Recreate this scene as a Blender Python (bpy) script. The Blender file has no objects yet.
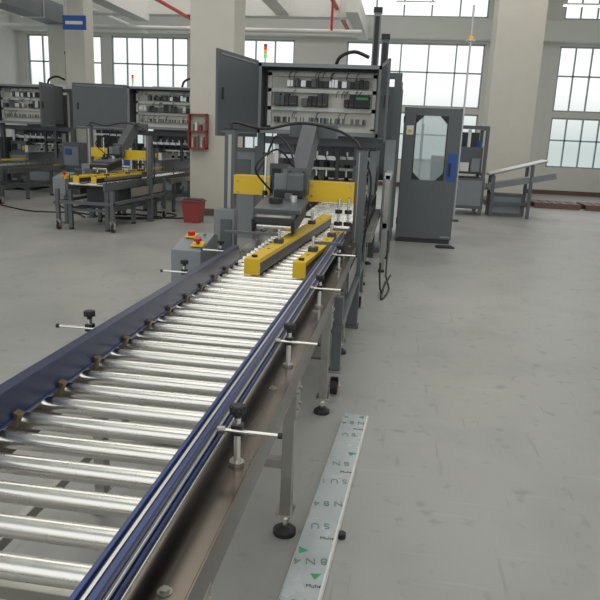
import bpy, math, random
from mathutils import Vector, Matrix, Euler
random.seed(7)
S=bpy.context.scene
try: S.view_settings.view_transform='Standard'
except: pass

# ---------------------------------------------------------------- materials
def mat(name,col,metal=0.0,rough=0.5,var=0.0,scale=8.0,bump=0.0,stretch=None,emit=None,estr=0.0,alpha=None,trans=0.0,rvar=0.0):
    m=bpy.data.materials.new(name); m.use_nodes=True
    nt=m.node_tree; n=nt.nodes; l=nt.links; b=n['Principled BSDF']
    b.inputs['Base Color'].default_value=(*col,1); b.inputs['Metallic'].default_value=metal
    b.inputs['Roughness'].default_value=rough
    if emit: b.inputs['Emission Color'].default_value=(*emit,1); b.inputs['Emission Strength'].default_value=estr
    if trans: b.inputs['Transmission Weight'].default_value=trans
    if alpha is not None: b.inputs['Alpha'].default_value=alpha
    if var or bump or rvar:
        tc=n.new('ShaderNodeTexCoord'); mp=n.new('ShaderNodeMapping'); nz=n.new('ShaderNodeTexNoise')
        l.new(tc.outputs['Object'],mp.inputs[0]); l.new(mp.outputs[0],nz.inputs['Vector'])
        if stretch: mp.inputs['Scale'].default_value=stretch
        nz.inputs['Scale'].default_value=scale; nz.inputs['Detail'].default_value=6
        if var:
            mx=n.new('ShaderNodeMix'); mx.data_type='RGBA'
            mx.inputs[6].default_value=(*[c*(1-var) for c in col],1)
            mx.inputs[7].default_value=(*[min(1,c*(1+var)) for c in col],1)
            l.new(nz.outputs['Fac'],mx.inputs[0]); l.new(mx.outputs[2],b.inputs['Base Color'])
        if rvar:
            mr=n.new('ShaderNodeMapRange'); mr.inputs['From Min'].default_value=.3; mr.inputs['From Max'].default_value=.7
            mr.inputs['To Min'].default_value=max(.02,rough-rvar); mr.inputs['To Max'].default_value=rough+rvar
            l.new(nz.outputs['Fac'],mr.inputs['Value']); l.new(mr.outputs[0],b.inputs['Roughness'])
        if bump:
            bp=n.new('ShaderNodeBump'); bp.inputs['Strength'].default_value=bump; bp.inputs['Distance'].default_value=.01
            l.new(nz.outputs['Fac'],bp.inputs['Height']); l.new(bp.outputs[0],b.inputs['Normal'])
    return m
FLOOR=mat('floor_epoxy',(.375,.375,.36),0,.42,.16,.9,rvar=.08)
nt=FLOOR.node_tree; n=nt.nodes; l=nt.links; bs=n['Principled BSDF']
src=bs.inputs['Base Color'].links[0].from_socket
def scuff(src,scale,stretch,lo,hi,amt,col,rot=0):
    tc=n.new('ShaderNodeTexCoord'); mp=n.new('ShaderNodeMapping'); nz=n.new('ShaderNodeTexNoise'); mr=n.new('ShaderNodeMapRange'); mx=n.new('ShaderNodeMix'); mx.data_type='RGBA'
    mp.inputs['Scale'].default_value=stretch; mp.inputs['Rotation'].default_value=(0,0,rot)
    nz.inputs['Scale'].default_value=scale; nz.inputs['Detail'].default_value=5
    l.new(tc.outputs['Object'],mp.inputs[0]); l.new(mp.outputs[0],nz.inputs['Vector']); l.new(nz.outputs['Fac'],mr.inputs['Value'])
    mr.inputs['From Min'].default_value=lo; mr.inputs['From Max'].default_value=hi; mr.inputs['To Max'].default_value=amt
    l.new(mr.outputs[0],mx.inputs[0]); l.new(src,mx.inputs[6]); mx.inputs[7].default_value=(*col,1)
    return mx.outputs[2]
src=scuff(src,9,(1,1,1),.60,.72,.5,(.20,.20,.19))
src=scuff(src,5,(6,.5,1),.64,.74,.40,(.22,.21,.20),.5)
src=scuff(src,5,(.5,7,1),.64,.74,.35,(.50,.50,.49),.3)
src=scuff(src,2.2,(1,1,1),.50,.75,.4,(.25,.25,.24))
l.new(src,bs.inputs['Base Color'])
WALL=mat('wall_plaster',(.76,.755,.72),0,.8,.04,3)
CEIL=mat('ceiling_paint',(.78,.78,.75),0,.8,.04,2)
COLM=mat('column_paint',(.64,.615,.55),0,.7,.05,3)
TRIM=mat('trim_brown',(.16,.10,.07),0,.5,.1,5)
WFR=mat('window_frame_alu',(.38,.44,.45),.3,.4,.05,5)
GRY=mat('machine_gray_paint',(.115,.126,.136),.1,.42,.08,4)
GRY2=mat('machine_gray_light',(.24,.26,.28),.1,.45,.06,4)
DRK=mat('dark_gray_paint',(.05,.055,.06),.1,.5,.1,5)
BLK=mat('black_rubber',(.015,.015,.016),0,.45,.1,10)
STL=mat('stainless_brushed',(.19,.165,.14),1,.25,.18,5,bump=.05,stretch=(1,.2,1),rvar=.08)
STL2=mat('stainless_leg',(.40,.39,.36),1,.33,.1,6,rvar=.06)
CHR=mat('roller_chrome',(.84,.83,.79),1,.27,.07,9,rvar=.06)
BLU=mat('rail_blue',(.010,.020,.075),.1,.3,.35,14,stretch=(1,.3,1))
BLU2=mat('rail_blue_film',(.015,.045,.18),.1,.3,.6,25,stretch=(1,.15,1))
YEL=mat('safety_yellow',(.80,.52,.02),0,.4,.06,6)
RED=mat('signal_red',(.55,.03,.02),0,.4,.06,6)
ORG=mat('caster_red',(.30,.04,.035),0,.45,.06,6)
GRN=mat('film_green',(.02,.35,.14),0,.4,.06,6)
WHT=mat('white_plastic',(.75,.75,.72),0,.5,.05,6)
CREAM=mat('panel_cream',(.70,.68,.61),0,.5,.05,6)
ALU=mat('aluminium',(.62,.63,.64),.9,.35,.05,6)
FILM=mat('protective_film',(.50,.545,.56),.15,.22,.10,9,rvar=.08)
INK=mat('film_print',(.15,.24,.23),0,.4,.1,20)
BRZ=mat('bronze_clip',(.16,.12,.06),.6,.45,.1,10)
ABLU=mat('accent_blue',(.02,.09,.35),0,.4,.06,6)
COP=mat('wire_mix',(.25,.12,.08),0,.5,.3,60)
GLS=mat('acrylic_window',(.55,.66,.70),0,.08,.04,3,alpha=.4)
LAMP=mat('lamp_tube',(.9,.9,.9),0,.5,.02,3,emit=(1,.98,.93),estr=4)
SRED=mat('beacon_red',(.7,.03,.02),0,.3,.05,5,emit=(1,.05,.02),estr=.3)
SYEL=mat('beacon_amber',(.8,.4,.02),0,.3,.05,5,emit=(1,.5,.02),estr=.3)
SGRN=mat('beacon_green',(.05,.7,.15),0,.3,.05,5,emit=(.1,1,.3),estr=.4)

# ---------------------------------------------------------------- builder
def empty(name,loc):
    e=bpy.data.objects.new(name,None); e.empty_display_size=.2; e.location=loc
    S.collection.objects.link(e); return e
OFF=Vector((0,0,0))
class B:
    def __init__(s,o=None):
        s.v=[];s.f=[];s.mi=[];s.sm=[];s.mats=[];s.o=Vector(o) if o is not None else Vector(OFF)
    def m(s,mt):
        if mt not in s.mats: s.mats.append(mt)
        return s.mats.index(mt)
    def add(s,vs,fs,mt,sm=False):
        k=len(s.v); i=s.m(mt)
        s.v+= [Vector(p)+s.o for p in vs]
        for f in fs:
            s.f.append([k+a for a in f]); s.mi.append(i); s.sm.append(sm)
    def box(s,x0,x1,y0,y1,z0,z1,mt):
        s.add([(x0,y0,z0),(x1,y0,z0),(x1,y1,z0),(x0,y1,z0),(x0,y0,z1),(x1,y0,z1),(x1,y1,z1),(x0,y1,z1)],
              [(0,3,2,1),(4,5,6,7),(0,1,5,4),(1,2,6,5),(2,3,7,6),(3,0,4,7)],mt)
    def ob(s,c,sz,rot,mt):
        R=Euler([math.radians(a) for a in rot]).to_matrix(); a,b,d=[q/2 for q in sz]
        P=[(-a,-b,-d),(a,-b,-d),(a,b,-d),(-a,b,-d),(-a,-b,d),(a,-b,d),(a,b,d),(-a,b,d)]
        s.add([Vector(c)+R@Vector(p) for p in P],[(0,3,2,1),(4,5,6,7),(0,1,5,4),(1,2,6,5),(2,3,7,6),(3,0,4,7)],mt)
    def beam(s,p,q,w,h,mt):
        p=Vector(p);q=Vector(q);d=(q-p);d.normalize()
        up=Vector((0,0,1)) if abs(d.z)<.9 else Vector((0,1,0))
        r=d.cross(up).normalized();u=r.cross(d).normalized()
        P=[]
        for e in (p,q):
            for a,b in ((-1,-1),(1,-1),(1,1),(-1,1)): P.append(e+r*a*w/2+u*b*h/2)
        s.add(P,[(0,1,2,3),(4,7,6,5),(0,4,5,1),(1,5,6,2),(2,6,7,3),(3,7,4,0)],mt)
    def cyl(s,p,q,r,mt,n=16,r2=None):
        p=Vector(p);q=Vector(q);d=(q-p).normalized(); r2=r if r2 is None else r2
        up=Vector((0,0,1)) if abs(d.z)<.9 else Vector((0,1,0))
        a=d.cross(up).normalized();b=d.cross(a).normalized()
        vs=[p+(a*math.cos(2*math.pi*i/n)+b*math.sin(2*math.pi*i/n))*r for i in range(n)]
        vs+=[q+(a*math.cos(2*math.pi*i/n)+b*math.sin(2*math.pi*i/n))*r2 for i in range(n)]
        s.add(vs,[(i,(i+1)%n,n+(i+1)%n,n+i) for i in range(n)],mt,True)
        s.add(vs,[tuple(range(n))[::-1],tuple(range(n,2*n))],mt)
    def tube(s,pts,r,mt,n=8,seg=8):
        P=[Vector(p) for p in pts]; C=[]
        Q=[P[0]*2-P[1]]+P+[P[-1]*2-P[-2]]
        for i in range(1,len(Q)-2):
            for k in range(seg):
                t=k/seg;a,b,c,d=Q[i-1],Q[i],Q[i+1],Q[i+2]
                C.append(.5*((2*b)+(c-a)*t+(2*a-5*b+4*c-d)*t*t+(3*b-a-3*c+d)*t**3))
        C.append(P[-1]); vs=[]
        for i,c in enumerate(C):
            d=(C[min(i+1,len(C)-1)]-C[max(i-1,0)]).normalized()
            up=Vector((0,0,1)) if abs(d.z)<.95 else Vector((0,1,0))
            a=d.cross(up).normalized();b=d.cross(a).normalized()
            vs+=[c+(a*math.cos(2*math.pi*j/n)+b*math.sin(2*math.pi*j/n))*r for j in range(n)]
        s.add(vs,[(i*n+j,i*n+(j+1)%n,(i+1)*n+(j+1)%n,(i+1)*n+j) for i in range(len(C)-1) for j in range(n)],mt,True)
    def prism(s,poly,ax,a0,a1,mt):
        n=len(poly)
        def P(u,w,a): return (a,u,w) if ax=='x' else ((u,a,w) if ax=='y' else (u,w,a))
        vs=[P(u,w,a0) for u,w in poly]+[P(u,w,a1) for u,w in poly]
        s.add(vs,[tuple(range(n))[::-1],tuple(range(n,2*n))]+[(i,(i+1)%n,n+(i+1)%n,n+i) for i in range(n)],mt)
    def finish(s,name,parent=None,bevel=0.003):
        if parent is not None: org=Vector(parent.location)
        else:
            xs=[p.x for p in s.v];ys=[p.y for p in s.v];zs=[p.z for p in s.v]
            org=Vector(((min(xs)+max(xs))/2,(min(ys)+max(ys))/2,min(zs)))
        me=bpy.data.meshes.new(name); me.from_pydata([p-org for p in s.v],[],s.f)
        for mt in s.mats: me.materials.append(mt)
        for i,p in enumerate(me.polygons): p.material_index=s.mi[i]; p.use_smooth=s.sm[i]
        import bmesh
        bm=bmesh.new(); bm.from_mesh(me); bmesh.ops.recalc_face_normals(bm,faces=bm.faces); bm.to_mesh(me); bm.free()
        o=bpy.data.objects.new(name,me); S.collection.objects.link(o)
        if parent is not None: o.parent=parent
        else: o.location=org
        if bevel:
            bv=o.modifiers.new('bevel','BEVEL'); bv.width=bevel; bv.segments=2; bv.limit_method='ANGLE'; bv.angle_limit=math.radians(50)
            bv.use_clamp_overlap=True
        return o

# ---------------------------------------------------------------- room
XL,XR,YB,YF,ZC=-15,8,-4,25,8.2
b=B(); b.box(XL-.2,XR+.2,YB,YF+.2,-.1,0,FLOOR); b.finish('floor',bevel=0)
b=B(); b.box(XL-.2,XR+.2,YB,YF+.2,ZC,ZC+.15,CEIL); b.finish('ceiling',bevel=0)
def wall(name,ax,pos,t,a0,a1,z1,ops):
    A=sorted({a0,a1}|{o[0] for o in ops}|{o[1] for o in ops}); Z=sorted({0,z1}|{o[2] for o in ops}|{o[3] for o in ops})
    b=B()
    for i in range(len(A)-1):
        for j in range(len(Z)-1):
            ca=(A[i]+A[i+1])/2;cz=(Z[j]+Z[j+1])/2
            if any(o[0]<ca<o[1] and o[2]<cz<o[3] for o in ops): continue
            if ax=='y': b.box(A[i],A[i+1],pos,pos+t,Z[j],Z[j+1],WALL)
            else: b.box(pos,pos+t,A[i],A[i+1],Z[j],Z[j+1],WALL)
    b.finish(name,bevel=0)
wn=[0]
def window(ax,pos,o,nv):
    wn[0]+=1; b=B(); a0,a1,z0,z1=o; w=.05
    def bx(p,q,r,s_):
        if ax=='y': b.box(p,q,pos,pos+.07,r,s_,WFR)
        else: b.box(pos,pos+.07,p,q,r,s_,WFR)
    bx(a0,a1,z0,z0+w);bx(a0,a1,z1-w,z1);bx(a0,a0+w,z0,z1);bx(a1-w,a1,z0,z1)
    for i in range(1,nv):
        c=a0+(a1-a0)*i/nv; bx(c-w/2,c+w/2,z0+w,z1-w)
    c=z0+(z1-z0)*.55; bx(a0+w,a1-w,c-w/2,c+w/2)
    b.finish('window_%d'%wn[0],bevel=0)
ops=[]
for x0,x1 in [(-14.6,-11.6),(-11.2,-8.2),(-7.8,-4.2),(-2.3,2.5),(5.0,7.7)]:
    ops.append((x0,x1,2.85,5.0)); ops.append((x0,x1,.95,2.65)); ops.append((x0,x1,5.85,7.7))
wall('wall_back','y',YF,.2,XL-.2,XR+.2,ZC,ops)
for o in ops: window('y',YF+.05,o,5)
for nm,pos in (('wall_left',XL-.2),('wall_right',XR)):
    op=[]
    for y0,y1 in [(-3,2),(3,8),(9,14),(15,20)]:
        op.append((y0,y1,2.85,5.0)); op.append((y0,y1,.95,2.65)); op.append((y0,y1,5.85,7.7))
    wall(nm,'x',pos,.2,YB,YF,ZC,op)
    for o in op: window('x',pos+.06,o,5)
b=B(); b.box(XL,XR,YF-.02,YF,0,.15,TRIM); b.finish('baseboard_back',bevel=0)
b=B(); b.box(XR-.02,XR,YB,YF-.02,0,.15,TRIM); b.finish('baseboard_right',bevel=0)
b=B(); b.box(XL,XL+.02,YB,YF-.02,0,.15,TRIM); b.finish('baseboard_left',bevel=0)
k=0
def trim(*a,m=CEIL):
    global k
    k+=1; b=B(); b.box(*a,m); b.finish('trim_%d'%k,bevel=.01)
trim(XL,XR,24.6,YF,5.1,5.75)
trim(XL,-1.9,20.0,20.4,4.95,5.5)
trim(-8.2,-7.75,6,20.0,4.75,5.45)
trim(-3.95,-3.55,13.7,20.0,5.0,5.5)
trim(-1.9,-1.55,19.5,24.6,5.0,5.5)
for y in (6,13.3,20.9): trim(XL,XR,y-.25,y+.25,7.4,ZC)
for (x,y,w) in ((-3.75,13.3,.86),(2.95,21.0,1.3),(-7.98,16,.5),(-11,21,.7)):
    b=B(); b.box(x-w/2,x+w/2,y-w/2,y+w/2,0,7.4 if y in(13.3,21.0) else (4.75 if w==.5 else ZC),COLM)
    b.box(x-w/2-.01,x+w/2+.01,y-w/2-.01,y+w/2+.01,0,.14,TRIM); b.finish('concrete_column',bevel=.01)

# ---------------------------------------------------------------- foreground roller conveyor
C=empty('roller_conveyor',(-.77,4.5,0))
ZR=.765
b=B()
y=.55; R=.0255; ys=[]
while y<8.9:
    ys.append(y)
    b.cyl((-1.072,y,ZR-R),(-.482,y,ZR-R),R,CHR,20)
    b.cyl((-.482,y,ZR-R),(-.476,y,ZR-R),R*.8,BLK,12,.015)
    b.cyl((-1.13,y,ZR-R-.01),(-.40,y,ZR-R-.01),.007,STL2,8)
    y+=.128
b.finish('rollers',C,bevel=0)
b=B()
for sx,x0,x1,xi in ((1,-.47,-.34,-.47),(-1,-1.20,-1.07,-1.075)):
    b.box(x0,x1,.3,9.0,.744,.750,STL)
    xo=x1 if sx==1 else x0
    b.box(xo-.003,xo+.003,.3,9.0,.655,.750,STL)
    b.box(min(xo,xo-sx*.05),max(xo,xo-sx*.05),.3,9.0,.655,.66,STL)
    b.box(xi-.003,xi+.003,.3,9.0,.66,.748,STL)
    yy=.5
    while yy<9:
        xc=(x0+x1)/2+.02*sx
        b.cyl((xc,yy,.750),(xc,yy,.758),.010,STL2,6)
        b.cyl((xc,yy,.750),(xc,yy,.752),.015,STL2,14)
        yy+=.54
b.finish('side_frames',C,bevel=.001)
b=B()
for yy in ys[::2]:
    if yy<4.0:
        b.ob((-1.055,yy+.06,.775),(.03,.03,.05),(0,20,0),BRZ)
b.finish('roller_clips',C,bevel=.002)
b=B()
for yy in (1.14,2.41,3.68,4.85,7.4,8.7):
    for x in (-.37,-1.17):
        b.box(x-.02,x+.025,yy-.03,yy+.03,.10,.66,STL2)
        b.ob((x+.03,yy,.60),(.008,.10,.14),(0,0,0),STL2)
        b.box(x-.035,x+.04,yy-.045,yy+.045,.10,.106,STL2)
        for zz in (.64,.575):
            for dy in(-.03,.03): b.cyl((x+.034,yy+dy,zz),(x+.042,yy+dy,zz),.009,STL2,6)
        b.cyl((x,yy,.03),(x,yy,.10),.011,CHR,10)
        b.cyl((x,yy,.06),(x,yy,.072),.02,CHR,6)
        b.cyl((x,yy,0),(x,yy,.018),.048,BLK,20); b.cyl((x,yy,.018),(x,yy,.04),.046,BLK,20,.02)
    b.box(-1.15,-.39,yy-.02,yy+.02,.30,.34,STL2)
    b.box(-1.15,-.39,yy-.02,yy+.02,.60,.64,STL2)
b.box(-1.18,-1.15,1.17,8.7,.30,.34,STL2)
b.finish('legs',C,bevel=.002)
b=B()
b.box(-.472,-.432,.35,5.3,.805,.868,BLU)
b.box(-.472,-.462,.35,5.3,.868,.875,BLU2); b.box(-.442,-.430,.35,5.3,.868,.875,BLU2); b.box(-.456,-.448,.35,5.3,.868,.871,ALU)
b.box(-.432,-.424,.35,5.3,.845,.853,ALU); b.box(-.432,-.422,.35,5.3,.825,.836,BLU2); b.box(-.432,-.420,.35,5.3,.805,.816,ALU)
b.box(-.480,-.472,.35,5.3,.815,.850,BLU2)
b.finish('guide_rail_right',C,bevel=.002)
b=B()
b.box(-1.075,-1.050,.35,4.3,.775,.872,BLU); b.box(-1.092,-1.048,.35,4.3,.872,.878,BLU)
b.box(-1.050,-1.046,.35,4.3,.775,.782,BLU2); b.box(-1.088,-1.075,.35,4.3,.80,.81,ALU)
b.finish('guide_rail_left',C,bevel=.002)
b=B()
def knob(b,x,y,z):
    b.cyl((x,y,z),(x,y,z+.012),.010,BLK,12); b.cyl((x,y,z+.012),(x,y,z+.022),.018,BLK,16,.021); b.cyl((x,y,z+.022),(x,y,z+.034),.021,BLK,16,.017)
    for i in range(8):
        a=i*math.pi/4; b.cyl((x+.018*math.cos(a),y+.018*math.sin(a),z+.013),(x+.018*math.cos(a),y+.018*math.sin(a),z+.032),.005,BLK,8)
def bracket(b,x,y,xr,xo,z0=.750):
    b.cyl((x,y,z0),(x,y,z0+.01),.020,STL2,16); b.cyl((x,y,z0),(x,y,.885),.009,CHR,14)
    b.box(x-.014,x+.014,y-.014,y+.014,.838,.866,BLK)
    b.cyl((xr,y-.012,.851),(xo,y-.012,.851),.0055,CHR,12)
    b.cyl((xo,y-.012,.851),(xo+(.012 if xo>x else -.012),y-.012,.851),.008,BLK,12)
    b.cyl((xr,y-.012,.851),(xr+(.02 if xo>x else -.02),y-.012,.851),.011,STL2,12)
    knob(b,x,y,.885)
for yy in (.75,1.56,2.36,3.3,4.35): bracket(b,-.375,yy,-.425,-.265)
for yy in (1.2,2.31,3.45,4.2): bracket(b,-1.15,yy,-1.09,-1.27)
b.finish('guide_brackets',C,bevel=0)

# ---------------------------------------------------------------- carton sealing machine
def sealer(off):
    global OFF
    OFF=Vector(off)
    P=empty('carton_sealing_machine',Vector((-.9,5.6,0))+OFF)
    b=B(); Y0=5.58
    b.box(-.385,-.295,Y0,Y0+.09,.02,1.52,GRY); b.box(-.40,-.28,Y0-.02,Y0+.11,0,.02,GRY)
    b.box(-.365,-.355,Y0-.004,Y0,.3,1.5,STL2)
    b.box(-1.505,-1.415,Y0,Y0+.09,.02,1.64,GRY); b.box(-1.53,-1.39,Y0-.02,Y0+.11,0,.02,GRY)
    b.box(-1.475,-1.445,Y0-.004,Y0,.8,1.6,STL2)
    b.box(-.39,-.29,Y0-.005,Y0+.095,1.52,1.53,BLK); b.box(-1.51,-1.41,Y0-.005,Y0+.095,1.64,1.65,BLK)
    b.box(-1.415,-.385,Y0+.01,Y0+.08,1.15,1.23,GRY)
    b.box(-1.415,-1.10,Y0-.03,Y0+.10,1.11,1.27,YEL)
    b.box(-.80,-.385,Y0-.03,Y0+.10,1.08,1.25,YEL)
    b.box(-1.10,-1.092,Y0-.034,Y0+.10,1.105,1.275,DRK); b.box(-.81,-.80,Y0-.034,Y0+.10,1.075,1.255,DRK)
    for x in (-1.38,-1.12,-.74,-.42):
        for z in (1.13,1.22): b.cyl((x,Y0-.036,z),(x,Y0-.03,z),.010,STL2,8)
    b.box(-1.06,-.80,Y0-.05,Y0-.02,1.10,1.30,GRY2)
    b.finish('portal_frame',P,bevel=.004)
    b=B()
    b.prism([(5.35,1.10),(5.52,1.10),(6.35,1.62),(6.35,1.74),(6.1,1.74),(5.5,1.34),(5.35,1.30)],'x',-.92,-.79,GRY)
    b.box(-.94,-.76,5.44,5.54,1.14,1.36,GRY)
    b.box(-1.05,-.62,6.15,6.30,1.60,1.72,GRY)
    for x,z in ((-.91,1.32),(-.80,1.32),(-.91,1.18),(-.80,1.18)): b.cyl((x,5.425,z),(x,5.44,z),.013,BLK,10)
    b.cyl((-1.12,5.45,1.15),(-1.12,5.45,1.45),.010,CHR,10); b.cyl((-1.12,5.45,1.45),(-1.12,5.45,1.47),.03,BLK,14)
    b.cyl((-1.12,5.45,1.12),(-1.12,5.45,1.16),.022,BLK,14)
    for x in (-.50,-.42):
        b.cyl((x,5.50,.93),(x,5.50,1.12),.011,CHR,10); b.cyl((x,5.50,1.0),(x,5.50,1.03),.030,BLK,14); b.cyl((x,5.5,.9),(x,5.5,.93),.035,BLK,14)
    b.finish('support_arm',P,bevel=.003)
    b=B()
    b.ob((-.92,5.15,1.075),(.36,.42,.035),(8,0,0),GRY)
    b.ob((-.92,5.08,1.03),(.30,.56,.05),(8,0,0),DRK)
    b.ob((-1.07,5.10,.99),(.025,.60,.10),(8,0,0),BLK); b.ob((-.77,5.10,.99),(.025,.60,.10),(8,0,0),BLK)
    b.ob((-.92,4.84,1.00),(.26,.05,.05),(8,0,0),STL2)
    for i,yy in enumerate((4.86,4.98,5.12,5.26)):
        b.cyl((-1.05,yy,.945+.012*i),(-.79,yy,.945+.012*i),.028,BLK if i%2 else CHR,16)
    b.cyl((-.97,5.16,1.09),(-.97,5.16,1.13),.055,BLK,20); b.cyl((-.84,5.22,1.09),(-.84,5.22,1.15),.03,ALU,16)
    b.box(-.92,-.86,5.25,5.42,1.08,1.16,GRY); b.box(-1.02,-.78,5.32,5.42,1.12,1.18,BLK)
    b.finish('taping_head',P,bevel=.003)
    def belt(name,p,q,w,side):
        b=B(); p=Vector(p);q=Vector(q)
        b.beam(p+Vector((0,0,.087)),q+Vector((0,0,.087)),w,.030,YEL)
        b.beam(p+Vector((0,0,.036)),q+Vector((0,0,.036)),w-.012,.072,BLK)
        d=(q-p).normalized()
        b.beam(p-d*.012,p-d*.012+Vector((0,0,.102)),w+.001,.026,YEL)
        b.cyl(p+d*.04+Vector((0,0,.102)),p+d*.04+Vector((0,0,.115)),.018,BLK,12)
        L=(q-p).length
        for k_ in range(1,7):
            c=p+d*(L*k_/7); b.cyl(c+Vector((0,0,.10)),c+Vector((0,0,.108)),.010,STL2,8)
        for k_ in (.25,.7):
            c=p+d*(L*k_)+Vector((0,0,.10)); b.box(c.x-.03,c.x+.03,c.y-.04,c.y+.04,c.z,c.z+.03,DRK)
            b.cyl(c+Vector((0,0,.02)),c+Vector((0,0,.10)),.012,CHR,10)
            b.beam(c+Vector((0,0,.06)),(-1.22 if side<0 else -.36,c.y,c.z+.06),.02,.02,GRY)
        b.finish(name,P,bevel=.003)
    belt('side_belt_left',(-.865,3.9,.77),(-.70,6.5,.77),.095,-1)
    belt('side_belt_right',(-.572,3.9,.77),(-.47,5.5,.77),.08,1)
    b=B()
    b.tube([(-1.46,5.63,1.65),(-1.44,5.66,1.70),(-1.2,5.75,1.66),(-.9,5.8,1.72),(-.6,5.75,1.68),(-.42,5.68,1.60),(-.36,5.63,1.53)],.012,BLK)
    b.tube([(-.88,5.5,1.3),(-.95,5.62,1.50),(-1.1,5.75,1.60),(-1.2,5.8,1.4),(-1.3,5.64,1.2)],.009,BLK)
    b.tube([(-.36,5.62,1.5),(-.26,5.64,1.3),(-.27,5.66,.9),(-.31,5.66,.5)],.009,BLK)
    b.tube([(-1.05,5.4,1.15),(-1.15,5.2,1.35),(-1.0,5.3,1.5),(-.88,5.45,1.36)],.008,BLK)
    b.finish('hoses',P,bevel=0)
    b=B()
    for x in (-.33,-1.25):
        b.box(x-.03,x+.03,3.95,6.4,.42,.47,GRY)
        for yy in (4.0,6.32):
            b.box(x-.03,x+.03,yy-.03,yy+.03,.17,.73 if yy>5 else .65,GRY)
            b.box(x-.045,x+.045,yy-.045,yy+.045,.155,.17,STL2)
            b.box(x-.035,x-.028,yy-.03,yy+.03,.06,.16,ALU); b.box(x+.028,x+.035,yy-.03,yy+.03,.06,.16,ALU)
            b.cyl((x-.022,yy+.01,.055),(x+.022,yy+.01,.055),.055,BLK,22); b.cyl((x-.024,yy+.01,.055),(x+.024,yy+.01,.055),.046,ORG,18); b.cyl((x-.038,yy+.01,.055),(x+.038,yy+.01,.055),.013,ALU,12)
        b.box(x-.004,x+.004,4.75,6.4,.50,.65,STL2)
    b.box(-1.25,-.33,6.28,6.36,.42,.47,GRY); b.box(-1.25,-.33,3.97,4.03,.42,.47,GRY)
    b.box(-1.05,-.5,4.6,5.6,.30,.62,DRK)
    b.box(-.31,-.25,6.5,8.9,.62,.72,STL2); b.box(-.30,-.24,6.9,7.1,.40,.62,DRK); b.cyl((-.30,7.0,.5),(-.18,7.0,.5),.06,GRY,16)
    b.finish('base_frame',P,bevel=.003)
    b=B()
    b.prism([(4.50,.50),(4.95,.50),(4.95,.84),(4.86,.86),(4.50,.78)],'x',-1.60,-1.38,GRY2)
    b.ob((-1.43,4.60,.815),(.09,.09,.012),(13,0,0),YEL); b.cyl((-1.43,4.60,.815),(-1.43,4.59,.845),.014,RED,12); b.cyl((-1.43,4.59,.842),(-1.43,4.587,.862),.030,RED,20)
    b.ob((-1.53,4.76,.850),(.08,.08,.012),(13,0,0),YEL); b.cyl((-1.53,4.76,.85),(-1.53,4.755,.885),.028,RED,20)
    b.cyl((-1.44,4.80,.855),(-1.44,4.797,.866),.012,GRN,14)
    b.box(-1.52,-1.42,4.95,5.58,.55,.60,GRY)
    b.box(-1.56,-1.38,5.46,5.58,.30,.98,GRY2); b.box(-1.50,-1.40,5.45,5.46,.6,.9,GRY)
    b.box(-1.52,-1.46,4.70,4.76,0,.50,GRY); b.box(-1.58,-1.40,4.64,4.82,0,.012,GRY)
    b.finish('control_box',P,bevel=.004)
    OFF=Vector((0,0,0))
sealer((0,0,0))
sealer((-4.15,5.9,0))
sealer((-7.8,6.3,0))

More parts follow.
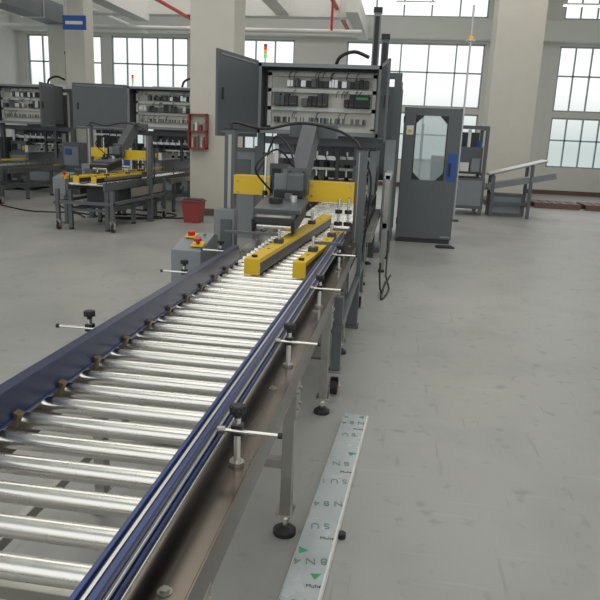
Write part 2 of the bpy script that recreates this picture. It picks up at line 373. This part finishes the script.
# ---------------------------------------------------------------- packing machine
def packer(o,W,door_l,door_r,main=False):
    X,Y=o
    E=empty('case_packing_machine',(X+W/2,Y+1.5,0))
    b=B((X,Y,0)); z0,z1=1.64,2.54; dp=.42
    b.box(0,W,dp-.02,dp,z0,z1,GRY); b.box(0,W,0,dp,z1-.025,z1,GRY); b.box(0,W,0,dp,z0,z0+.025,GRY)
    b.box(0,.025,0,dp,z0,z1,GRY); b.box(W-.025,W,0,dp,z0,z1,GRY)
    b.box(0,.05,-.006,.01,z0,z1,GRY2); b.box(W-.05,W,-.006,.01,z0,z1,GRY2); b.box(0,W,-.006,.01,z1-.05,z1,GRY2); b.box(0,W,-.006,.01,z0,z0+.05,GRY2)
    b.finish('electrical_cabinet',E,bevel=.003)
    b=B((X,Y,0))
    b.box(.06,W-.06,dp-.05,dp-.025,z0+.06,z1-.06,CREAM)
    for z in (1.72,1.98,2.22,2.43): b.box(.08,W-.08,dp-.12,dp-.05,z-.025,z+.025,WHT)
    for x in (.08,W-.13): b.box(x,x+.05,dp-.12,dp-.05,1.72,2.45,WHT)
    x=.30
    while x<W-.25:
        w=random.choice((.035,.05,.07))
        if random.random()<.88: b.box(x,x+w-.006,dp-.16,dp-.05,2.27,2.27+random.choice((.08,.10,.11)),random.choice((BLK,DRK,DRK,GRY,ALU)))
        x+=w
    x=.18
    while x<W-.3:
        w=random.choice((.06,.07,.09,.11))
        if random.random()<.9:
            h=random.choice((.10,.13,.16)); m_=random.choice((BLK,BLK,DRK,GRY,WHT)); b.box(x,x+w-.008,dp-.20,dp-.05,2.02,2.02+h,m_)
            b.box(x+.01,x+w-.02,dp-.205,dp-.20,2.04,2.05,COP)
        x+=w
    b.box(W-.36,W-.16,dp-.22,dp-.05,2.02,2.17,BLK); b.box(W-.34,W-.18,dp-.224,dp-.22,2.12,2.15,GRN)
    x=.18
    while x<W-.2:
        b.box(x,x+.016,dp-.13,dp-.05,1.80,1.87,random.choice((GRY2,WHT,GRY2,CREAM,DRK))); x+=.02
    for i in range(22):
        x=.2+random.random()*(W-.45); zz=random.choice((1.88,2.17,2.40))
        b.tube([(x,dp-.15,zz-.03),(x+.01,dp-.19,zz+.02),(x+.03,dp-.13,zz+.06)],.005,random.choice((BLK,BLK,COP,ABLU)),6,4)
    b.finish('cabinet_components',E,bevel=0)
    for nm,hx,d in (('cabinet_door_left',0,door_l),('cabinet_door_right',W,door_r)):
        b=B((X,Y,0)); p=Vector((hx,-.012,2.07)); q=p+Vector((d[0],d[1],0)); b.beam(p,q,.03,.98,GRY)
        n_=(q-p).normalized(); r=Vector((-n_.y,n_.x,0))
        for sgn in (1,-1):
            c=p+n_*((q-p).length*.9)+r*.02*sgn; b.ob((c.x,c.y,c.z),(.03,.03,.14),(0,0,0),BLK)
        b.beam(p+n_*.08+Vector((0,0,.44)),q-n_*.08+Vector((0,0,.44)),.045,.02,GRY2); b.beam(p+n_*.08-Vector((0,0,.44)),q-n_*.08-Vector((0,0,.44)),.045,.02,GRY2)
        b.finish(nm,E,bevel=.003)
    b=B((X,Y,0)); WX=W+.25
    for x in (-.04,WX-.06):
        for y in (.43,1.9,3.3): b.box(x-.04,x+.06,y,y+.09,.05,2.5,GRY); b.cyl((x,y+.04,0),(x,y+.04,.05),.05,BLK,14)
        b.box(x-.03,x+.05,.52,3.3,2.42,2.5,GRY); b.box(x-.03,x+.05,.52,3.3,.62,.70,GRY); b.box(x-.03,x+.05,.52,3.3,.15,.22,GRY)
    for y in (.43,3.3): b.box(-.04,WX-.04,y+.01,y+.08,2.42,2.5,GRY)
    b.box(-.04,WX-.04,.45,.50,1.50,1.60,GRY)
    b.box(-.04,WX-.04,3.36,3.38,.9,2.45,DRK)  # dark back plate added so the machine interior reads as shaded
    b.box(.02,WX-.12,1.5,1.54,1.1,2.4,GRY)
    b.finish('main_frame',E,bevel=.004)
    b=B((X,Y,0))
    b.box(.05,.58,.55,3.2,.05,.95,GRY); b.box(.10,.53,.535,.55,.12,.88,GRY2)
    b.box(.12,.5,.52,.535,.3,.5,DRK)
    b.finish('lower_cabinet',E,bevel=.004)
    b=B((X,Y,0))
    b.box(.10,W-.05,.9,1.0,1.42,1.52,GRY); b.box(.10,W-.05,.7,.78,1.30,1.36,ALU)
    for i in range(8):
        x=.42+i*.15
        b.cyl((x,.95,1.05),(x,.95,1.42),.022,CHR,10); b.cyl((x,.95,1.18),(x,.95,1.36),.04,BLK if i%2 else DRK,12); b.cyl((x,.95,1.0),(x,.95,1.06),.045,BLK,12,.02)
    b.box(.50,W-.10,.86,1.06,1.15,1.19,STL2)
    b.box(.08,.50,.60,.9,.95,1.22,GRY); b.box(.12,.24,.58,.60,1.0,1.15,BLK); b.box(.28,.36,.58,.60,1.02,1.15,GRY2); b.box(.40,.46,.58,.60,1.0,1.1,YEL)
    b.cyl((.3,.75,1.2),(.3,.75,1.4),.05,DRK,14); b.box(.18,.42,.66,.84,1.38,1.5,GRY); b.box(.14,.20,.6,.66,1.22,1.5,ALU)
    b.box(W-.12,W-.02,.5,1.6,.85,1.45,GRY2); b.box(W-.135,W-.12,.6,.9,1.0,1.3,DRK)
    b.box(W-.35,W-.28,.52,.60,.85,1.6,GRY); b.box(W-.60,W-.55,.52,.58,.95,1.6,DRK); b.box(W-.55,W-.15,.50,.54,1.25,1.32,DRK)
    b.box(.52,.60,.5,3.0,.95,1.12,ALU)
    for i in range(8):
        b.tube([(.35+i*.15,1.0,1.5),(.37+i*.15,.75,1.44),(.45+i*.15,.65,1.3),(.43+i*.15,.95,1.2)],.008,random.choice((BLK,BLK,BLK,ABLU)),6,5)
    b.finish('gripper_unit',E,bevel=.002)
    b=B((X,Y,0))
    for x,h in ((W*.9,3.35),(W*.98,3.0)):
        b.box(x-.05,x+.05,1.0,1.1,2.46,h,GRY2 if h>3.1 else GRY); b.box(x-.03,x+.03,.985,1.0,2.46,h-.05,BLK); b.box(x-.06,x+.06,.99,1.11,h,h+.07,BLK)
    b.box(.2,W,1.0,1.12,2.50,2.62,ALU)
    b.tube([(W*.55,1.05,2.6),(W*.6,1.0,2.75),(W*.72,1.0,2.82),(W*.85,1.0,2.75)],.025,BLK)
    b.cyl((.05,.2,2.54),(.05,.2,2.62),.01,ALU,10)
    for i,m_ in enumerate((SGRN,SYEL,SRED)): b.cyl((.05,.2,2.62+i*.05),(.05,.2,2.665+i*.05),.022,m_,16)
    b.cyl((.05,.2,2.77),(.05,.2,2.79),.023,BLK,16)
    b.finish('top_drives',E,bevel=.002)
    if not main:
        b=B((X,Y,0)); b.box(-.3,-.02,.3,1.2,.0,1.3,GRY); b.box(-.28,-.04,.28,.3,.1,1.2,WHT); b.box(-.24,-.08,.27,.28,.8,1.1,ABLU)
        b.box(.65,W+.1,.3,.36,.15,.6,GRY); b.box(.65,W+.1,.29,.30,.62,.70,YEL); b.box(.75,W,.28,.30,.25,.5,GRY2)
        b.box(W+.05,W+.5,.2,.9,.0,1.25,GRY); b.box(W+.09,W+.46,.18,.2,.7,1.15,GRY2); b.box(W+.12,W+.3,.17,.18,.95,1.1,ABLU); b.box(-1.2,-.35,.5,1.1,.05,.95,GRY); b.box(-1.2,-.35,.48,.5,.85,.95,YEL)
        for x in (-1.15,-.4): b.box(x-.03,x+.03,.55,.61,.95,1.5,ALU)
        b.box(-1.18,-.37,.56,.60,1.45,1.50,ALU)
        b.finish('side_guards',E,bevel=.004)
    else:
        b=B()
        for y in (8.2,9.2,10.4):
            b.box(-.20,-.14,y,y+.06,.03,1.2,STL2); b.cyl((-.17,y+.03,0),(-.17,y+.03,.03),.04,BLK,12)
        b.box(-.21,-.13,8.2,10.46,1.15,1.22,ALU); b.box(-.21,-.13,8.2,10.46,.55,.62,STL2)
        b.box(-.22,-.20,8.3,10.3,.62,1.15,GRY2)
        b.box(-.26,-.12,9.3,9.36,.1,1.62,GRY2)
        b.finish('side_rail',E,bevel=.003)
    return E
packer((-1.99,9.0),1.64,(-.23,-1.16),(.10,-.62),True)
packer((-6.15,14.5),1.64,(-1.16,-.25),(.10,-.8))
packer((-9.9,15.2),1.64,(-1.1,-.4),(.1,-.8))

def bed(o,L,name='roller_conveyor',z=.76):
    X,Y=o; b=B((X,Y,0)); y=.05
    while y<L: b.cyl((.03,y,z-.025),(.62,y,z-.025),.024,CHR,12); y+=.12
    b.box(0,.03,0,L,z-.12,z+.0,GRY); b.box(.62,.65,0,L,z-.12,z+.0,GRY)
    b.box(-.02,0,0,L,z+.05,z+.09,YEL); b.box(.65,.67,0,L,z+.05,z+.09,GRY)
    n_=max(2,int(L/1.0)+1)
    for i in range(n_):
        y=.1+(L-.2)*i/(n_-1)
        for x in (.015,.635):
            b.box(x-.03,x+.03,y-.03,y+.03,.03,z-.1,GRY); b.cyl((x,y,0),(x,y,.03),.04,BLK,12)
            b.cyl((x,y,z-.02),(x,y,z+.12),.008,BLK,8)
        b.box(.0,.64,y-.015,y+.015,.3,.34,GRY)
    b.box(.0,.03,.1,L-.1,.28,.36,GRY); b.box(.62,.65,.1,L-.1,.28,.36,GRY)
    b.finish(name,bevel=0)
bed((-1.10,9.1),3.2)
bed((-5.25,9.9),4.4)
bed((-8.9,10.6),4.4)

# ---------------------------------------------------------------- guard panel beside left of machine
b=B()
b.box(-2.66,-2.56,9.85,9.95,0,2.12,GRY); b.box(-2.56,-2.18,9.86,9.92,.06,1.36,GRY2); b.box(-2.2,-2.12,9.85,9.95,0,1.45,GRY)
b.box(-2.56,-2.2,9.85,9.93,1.36,1.42,GRY); b.box(-2.50,-2.26,9.845,9.86,.75,1.25,GRY)
b.finish('machine_guard_panel',bevel=.004)

# ---------------------------------------------------------------- guard cabinet with window door (right)
G=empty('machine_guard_cabinet',(.40,11.6,0))
b=B()
DX=-.04
x0,x1,yy=0.0+DX,.90+DX,11.0
b.box(x0,x0+.04,yy,yy+1.2,.06,2.14,GRY2); b.box(x1-.04,x1,yy,yy+.08,.06,2.14,GRY); b.box(x1-.04,x1,yy+1.12,yy+1.2,.06,2.14,GRY); b.box(x1-.04,x1,yy+.08,yy+1.12,.06,1.0,GRY)
b.box(x0,x1,yy,yy+1.2,2.10,2.14,GRY); b.box(x0+.04,x1-.04,yy+.02,yy+1.2,.06,.10,GRY)
b.box(x0+.02,x1-.02,yy+.02,yy+1.18,0,.06,DRK)
b.finish('cabinet_body',G,bevel=.004)
b=B((DX,0,0))
wx0,wx1,wz0,wz1=.20,.68,1.02,2.02
yd0,yd1=yy-.03,yy
b.box(.01,wx0,yd0,yd1,.08,2.12,GRY); b.box(wx1,.89,yd0,yd1,.08,2.12,GRY)
b.box(wx0,wx1,yd0,yd1,.08,wz0,GRY); b.box(wx0,wx1,yd0,yd1,wz1,2.12,GRY)
c=.09
for (a,bz,sx,sz) in ((wx0,wz0,1,1),(wx1,wz0,-1,1),(wx0,wz1,1,-1),(wx1,wz1,-1,-1)):
    b.prism([(a,bz),(a+sx*c,bz),(a,bz+sz*c)],'y',yd0,yd1,GRY)
    b.prism([(a,bz),(a+sx*(c+.03),bz),(a,bz+sz*(c+.03))],'y',yd0-.002,yd0+.004,BLK)
b.box(wx0-.015,wx0,yd0-.004,yd0,wz0,wz1,BLK); b.box(wx1,wx1+.015,yd0-.004,yd0,wz0,wz1,BLK)
b.box(.73,.88,yd0-.006,yd0,1.02,1.45,ABLU); b.box(.76,.79,yd0-.04,yd0-.006,1.1,1.3,BLK)
b.box(.05,.16,yd0-.004,yd0,1.72,1.86,WHT); b.box(.07,.14,yd0-.006,yd0-.004,1.75,1.80,YEL)
b.box(.72,.88,yd0-.004,yd0,.10,.13,GRY2)
for z in (.3,1.9): b.cyl((.005,yd0-.012,z),(.005,yd0-.012,z+.1),.012,BLK,10)
b.finish('door_frame',G,bevel=.002)
b=B((DX,0,0)); b.box(wx0,wx1,yd0+.01,yd0+.016,wz0,wz1,GLS); b.finish('door_window',G,bevel=0)
b=B((DX,0,0)); b.box(.3,.34,11.5,11.54,.1,1.9,ALU); b.box(.1,.8,11.5,11.54,1.3,1.34,ALU); b.box(.5,.7,11.45,11.7,1.0,1.4,BLK); b.box(.55,.66,11.44,11.45,1.3,1.4,RED); b.box(.5,.7,11.45,11.7,.1,1.0,GRY)
b.finish('inner_drive',G,bevel=.003)

# ---------------------------------------------------------------- right background machine and roller table
b=B()
for x in (1.2,1.85):
    for y in (16,17.2): b.box(x-.04,x+.04,y-.04,y+.04,0,2.0,GRY)
    b.box(x-.04,x+.04,16,17.2,1.95,2.03,GRY); b.box(x-.02,x+.02,16,17.2,.9,.96,GRY)
b.box(1.2,1.85,15.97,16.03,1.95,2.03,GRY); b.box(1.16,1.9,15.95,17.25,.15,.85,GRY); b.box(1.22,1.84,15.94,15.95,.22,.8,GRY2)
b.box(1.25,1.8,16.1,17,.95,1.55,GRY); b.box(1.3,1.5,16.0,16.1,1.0,1.2,WHT); b.box(1.55,1.75,16.0,16.1,1.0,1.3,GRY2); b.box(1.45,1.52,16.3,16.4,1.35,1.95,ALU)
b.cyl((1.7,16.2,1.55),(1.7,16.2,1.7),.06,ABLU,14)
b.box(1.25,1.8,17.18,17.2,.9,1.9,DRK)
b.finish('carton_erecting_machine',bevel=.004)
b=B()
X0=2.0
z0,z1,x1_=.62,.95,3.4
b.beam((X0,16.4,z0),(x1_,16.0,z1),.62,.05,GRY)
b.beam((X0,16.08,z0+.05),(x1_,15.68,z1+.05),.05,.13,GRY2); b.beam((X0,16.72,z0+.05),(x1_,16.32,z1+.05),.04,.09,WHT)
for i in range(14):
    t=i/13; x=X0+.05+(x1_-X0-.1)*t; z=z0+.05+(z1-z0)*t; y=16.4-.4*t; b.cyl((x,y-.3,z),(x,y+.3,z),.025,CHR,10)
for i in range(5):
    dy=-.28+.14*i; b.cyl((X0,16.4+dy,.95),(3.2,16.05+dy,1.32),.030,ALU,10)
b.beam((X0+.1,16.1,.93),(X0+.1,16.7,.93),.05,.05,GRY); b.beam((2.9,15.82,1.20),(2.9,16.5,1.20),.05,.05,GRY)
for x,y,z in ((2.1,16.38,.93),(2.9,16.16,1.20)):
    for dy in (-.33,.33): b.box(x-.035,x+.035,y+dy-.035,y+dy+.035,0,z,GRY)
    b.box(x-.02,x+.02,y-.28,y+.28,.3,.34,GRY)
b.box(2.1,2.9,16.0,16.06,.28,.34,GRY)
b.box(2.05,2.85,16.15,16.6,.0,.52,GRY); b.box(2.12,2.78,16.13,16.15,.08,.45,GRY2)
b.finish('inclined_roller_table',bevel=0)
b=B()
for i in range(3):
    X0=2.3+i*1.35
    for j in range(5): b.box(X0+j*.25,X0+j*.25+.2,19.0,20.1,.12,.145,TRIM)
    for yq in (19.0,19.5,20.0): b.box(X0,X0+1.2,yq,yq+.1,.0,.12,TRIM)
b.finish('wooden_pallet_row',bevel=0)

# ---------------------------------------------------------------- wall cabinet on the column and red bin
b=B()
x0,x1,y0,y1=-4.17,-3.80,12.70,12.865
z0,z1=1.30,1.96
b.box(x0,x1,y1-.02,y1,z0,z1,CREAM)
for x in (x0,x1-.025): b.box(x,x+.025,y0,y1,z0,z1,ORG)
for z in (z0,z1-.025,1.62): b.box(x0,x1,y0,y1,z,z+.025,ORG)
for i in range(5): b.cyl((x0+.07+i*.06,y0+.08,z0+.03),(x0+.07+i*.06,y0+.08,z0+.2+.03*(i%3)),.018,(CREAM,ORG,GRY)[i%3],8)
for i in range(4): b.box(x0+.05+i*.08,x0+.10+i*.08,y0+.04,y1-.03,1.645,1.76+.04*(i%2),(GRY2,CREAM,ORG)[i%3])
b.finish('red_wall_cabinet',bevel=.002)
b=B()
x0,x1,y0,y1=-3.92,-3.56,11.6,11.9
b.prism([(x0+.04,.0),(x1-.04,.0),(x1,.38),(x0,.38)],'y',y0,y1,ORG); b.box(x0-.015,x1+.015,y0-.015,y1+.015,.38,.41,ORG); b.box(x0+.02,x1-.02,y0+.02,y1-.02,.41,.43,DRK)
b.finish('red_storage_bin',bevel=.005)

# ---------------------------------------------------------------- film covered steel channel on floor
d=Vector((-.235-(-.155),2.0-3.6,0)).normalized()
L=empty('steel_channel',(-.160,3.6,0))
P0=Vector((-.160,3.6,0)); n=Vector((-d.y,d.x,0))
if n.x<0: n=-n
Ln=2.3
b=B()
b.beam(P0+Vector((0,0,.030)),P0+d*Ln+Vector((0,0,.030)),.13,.03,FILM)
b.beam(P0+n*.068+Vector((0,0,.025)),P0+n*.068+d*Ln+Vector((0,0,.025)),.010,.044,WHT)
b.beam(P0-n*.067+Vector((0,0,.025)),P0-n*.067+d*Ln+Vector((0,0,.025)),.004,.042,ALU)
for t in (.15,1.15,2.1):
    b.beam(P0+d*t-n*.05+Vector((0,0,.0075)),P0+d*t+n*.05+Vector((0,0,.0075)),.04,.015,BLK)
c=P0+d*1.17+n*.085; b.cyl(c,c+Vector((0,0,.022)),.018,BLK,16)
b.finish('channel_body',L,bevel=.002)
b=B()
def tri(t,s,a,sz):
    c=P0+d*t+n*s; z=.0458
    pts=[(c.x+sz*math.cos(a+k_),c.y+sz*math.sin(a+k_)) for k_ in (0,2.2,4.1)]
    b.prism(pts,'z',z-.0005,z+.0004,GRN)
for t,s,a,sz in ((.03,.04,1,.02),(.05,-.05,2,.015),(.50,.04,.3,.024),(1.36,-.045,2.2,.025),(1.50,.035,.6,.022),(1.95,-.03,2.6,.022)): tri(t,s,a,sz)
b.finish('film_triangles',L,bevel=0)
def text(s,t,off,size,rot,mt=INK):
    cu=bpy.data.curves.new('print','FONT'); cu.body=s; cu.size=size; cu.extrude=.0003; cu.materials.append(mt); cu.align_x='CENTER'; cu.align_y='CENTER'
    o=bpy.data.objects.new('film_print',cu); S.collection.objects.link(o); o.parent=L
    c=d*t+n*off; o.location=(c.x,c.y,.0460); o.rotation_euler=(0,0,rot)
for i,(s,t) in enumerate((('N 8 4',.12),('S U',.28),('8 N',.62),('S U 1',.80),('N 8 4',1.00),('S U',1.18),('8 N 4',1.42),('N 8 4',1.66))):
    text(s,t,-.005 if i%2 else 0,.056,math.pi+.15,INK)
for t in (.20,.70,1.26,1.56): text('Muhe',t,.038,.026,.1,BLK)

# ---------------------------------------------------------------- cables on floor
b=B()
b.tube([(-6.0,14.6,.02),(-5.6,13.2,.015),(-4.4,12.6,.015),(-4.5,11.9,.015),(-5.5,11.6,.015),(-5.2,12.2,.015),(-4.3,12.0,.015),(-3.98,12.2,.015)],.016,BLK)
b.tube([(-7.4,13.4,.015),(-6.4,12.2,.015),(-5.6,11.7,.015),(-5.0,11.5,.015),(-4.4,11.9,.015)],.014,BLK)
b.tube([(-8.0,12.4,.013),(-7.0,11.8,.013),(-6.2,11.9,.013),(-5.7,11.4,.013)],.013,BLK)
b.finish('cable_bundle',bevel=0)
b=B(); b.tube([(-.12,8.4,.5),(-.11,8.2,.2),(-.1,7.9,.012),(-.05,7.2,.012),(-.12,6.7,.012),(-.1,7.6,.014)],.01,BLK); b.tube([(-.15,6.6,.4),(-.15,6.8,.2),(-.13,7.1,.012),(-.05,8.0,.012)],.01,BLK); b.finish('power_cable',bevel=0)
b=B(); b.ob((.75,10.6,.012),(.28,.16,.024),(0,0,10),BLK); b.ob((.75,10.6,.03),(.22,.10,.02),(0,0,10),DRK); b.finish('foot_pedal',bevel=.004)

# ---------------------------------------------------------------- ceiling services
ZH=ZC-.01
b=B(); b.cyl((-12,17,5.2),(7,17,5.2),.05,RED,12)
for x in range(-11,8,3): b.cyl((x,17,5.2),(x,17,ZH),.012,ALU,8)
for x in range(-10,7,2): b.cyl((x,17,5.0),(x,17,5.2),.02,RED,8); b.cyl((x,17,4.96),(x,17,5.0),.05,ALU,10)
b.cyl((-2.2,9,5.2),(-2.2,24,5.2),.06,RED,12); b.cyl((-1.6,9,5.6),(-1.6,19.4,5.6),.04,WHT,12)
b.cyl((-6.6,9,4.9),(-6.6,24,4.9),.05,RED,12); b.cyl((-2.2,19.0,4.45),(-2.2,19.0,5.2),.035,RED,10)
b.cyl((-9.4,8,5.0),(-9.4,24,5.0),.06,WHT,12)
b.cyl((-12,19.2,4.45),(-1.4,19.2,4.45),.06,WHT,12)
for x in range(-11,-1,3): b.cyl((x,19.2,4.45),(x,19.2,ZH),.012,ALU,8)
b.finish('sprinkler_pipe',bevel=0)
b=B(); b.box(-10.6,-10.0,8,19.8,4.5,5.0,GRY2)
for y in range(8,20,2): b.box(-10.63,-9.97,y-.03,y+.03,4.47,5.03,ALU); b.cyl((-10.3,y,5.03),(-10.3,y,ZH),.01,ALU,6)
b.finish('ventilation_duct',bevel=0)
for i,(x,y) in enumerate([(-9,9),(-5,9),(-1,9),(3,9),(-9,16),(-5.5,16),(-1,16),(2,16),(-2,2),(2,2),(-6,2),(-9,22),(-4.5,22.5),(0,22.5),(5,22.5)]):
    b=B(); z=5.8
    b.box(x-.6,x+.6,y-.06,y+.06,z+.03,z+.08,WHT); b.cyl((x-.58,y,z+.01),(x+.58,y,z+.01),.018,LAMP,10)
    for dx in (-.5,.5): b.cyl((x+dx,y,z+.08),(x+dx,y,ZH),.006,ALU,6)
    b.finish('fluorescent_lamp',bevel=0)
for (x,y,w,e) in ((-5,9,5,130),(1.5,8,5,140),(-1,2,4,85),(-5,18,6,150),(2,18,6,150)):
    ld=bpy.data.lights.new('ceiling_light','AREA'); ld.shape='SQUARE'; ld.size=w; ld.energy=e; ld.color=(1,.965,.91)
    o=bpy.data.objects.new('ceiling_light',ld); o.location=(x,y,7.2); S.collection.objects.link(o)
b=B(); b.box(-7.85,-7.3,14.96,15.0,3.75,4.05,ABLU); b.box(-7.78,-7.37,14.95,14.96,3.86,3.93,WHT)
b.cyl((-7.82,14.98,4.05),(-7.82,14.98,4.76),.008,ALU,6); b.cyl((-7.77,14.98,4.05),(-7.77,14.98,4.76),.008,ALU,6)
b.finish('hanging_sign',bevel=0)
b=B(); b.cyl((1.15,14.5,0),(1.15,14.5,4.3),.02,ALU,10)
b.box(1.05,1.25,14.4,14.6,0,.03,DRK); b.cyl((1.15,14.5,3.62),(1.15,14.5,3.66),.09,WHT,14); b.cyl((1.15,14.5,3.66),(1.15,14.5,3.72),.05,SYEL,14)
b.finish('signal_tower_pole',bevel=0)

# ---------------------------------------------------------------- world
w=bpy.data.worlds.new('World'); S.world=w; w.use_nodes=True; nt=w.node_tree; n=nt.nodes; l=nt.links; n.clear()
out=n.new('ShaderNodeOutputWorld'); bg=n.new('ShaderNodeBackground'); tc=n.new('ShaderNodeTexCoord'); sp=n.new('ShaderNodeSeparateXYZ'); cr=n.new('ShaderNodeValToRGB')
l.new(tc.outputs['Generated'],sp.inputs[0]); l.new(sp.outputs[2],cr.inputs[0])
cr.color_ramp.elements[0].position=0.0; cr.color_ramp.elements[0].color=(.50,.58,.56,1)
cr.color_ramp.elements[1].position=.09; cr.color_ramp.elements[1].color=(.96,.97,.96,1)
l.new(cr.outputs[0],bg.inputs[0]); bg.inputs[1].default_value=1.15; l.new(bg.outputs[0],out.inputs[0])

# ---------------------------------------------------------------- camera
th=math.radians(13.82); ps=math.radians(8.2); ro=math.radians(2.5)
h=Vector((-math.sin(ps),math.cos(ps),0)); r=Vector((math.cos(ps),math.sin(ps),0)); z=Vector((0,0,1))
fw=h*math.cos(th)-z*math.sin(th); u=h*math.sin(th)+z*math.cos(th)
R_=r*math.cos(ro)+u*math.sin(ro); U_=-r*math.sin(ro)+u*math.cos(ro)
M=Matrix(((R_.x,U_.x,-fw.x,0),(R_.y,U_.y,-fw.y,0),(R_.z,U_.z,-fw.z,1.6),(0,0,0,1)))
cd=bpy.data.cameras.new('camera'); cd.sensor_width=36; cd.lens=39.6; cd.clip_end=200
cam=bpy.data.objects.new('camera',cd); S.collection.objects.link(cam); cam.matrix_world=M; S.camera=cam
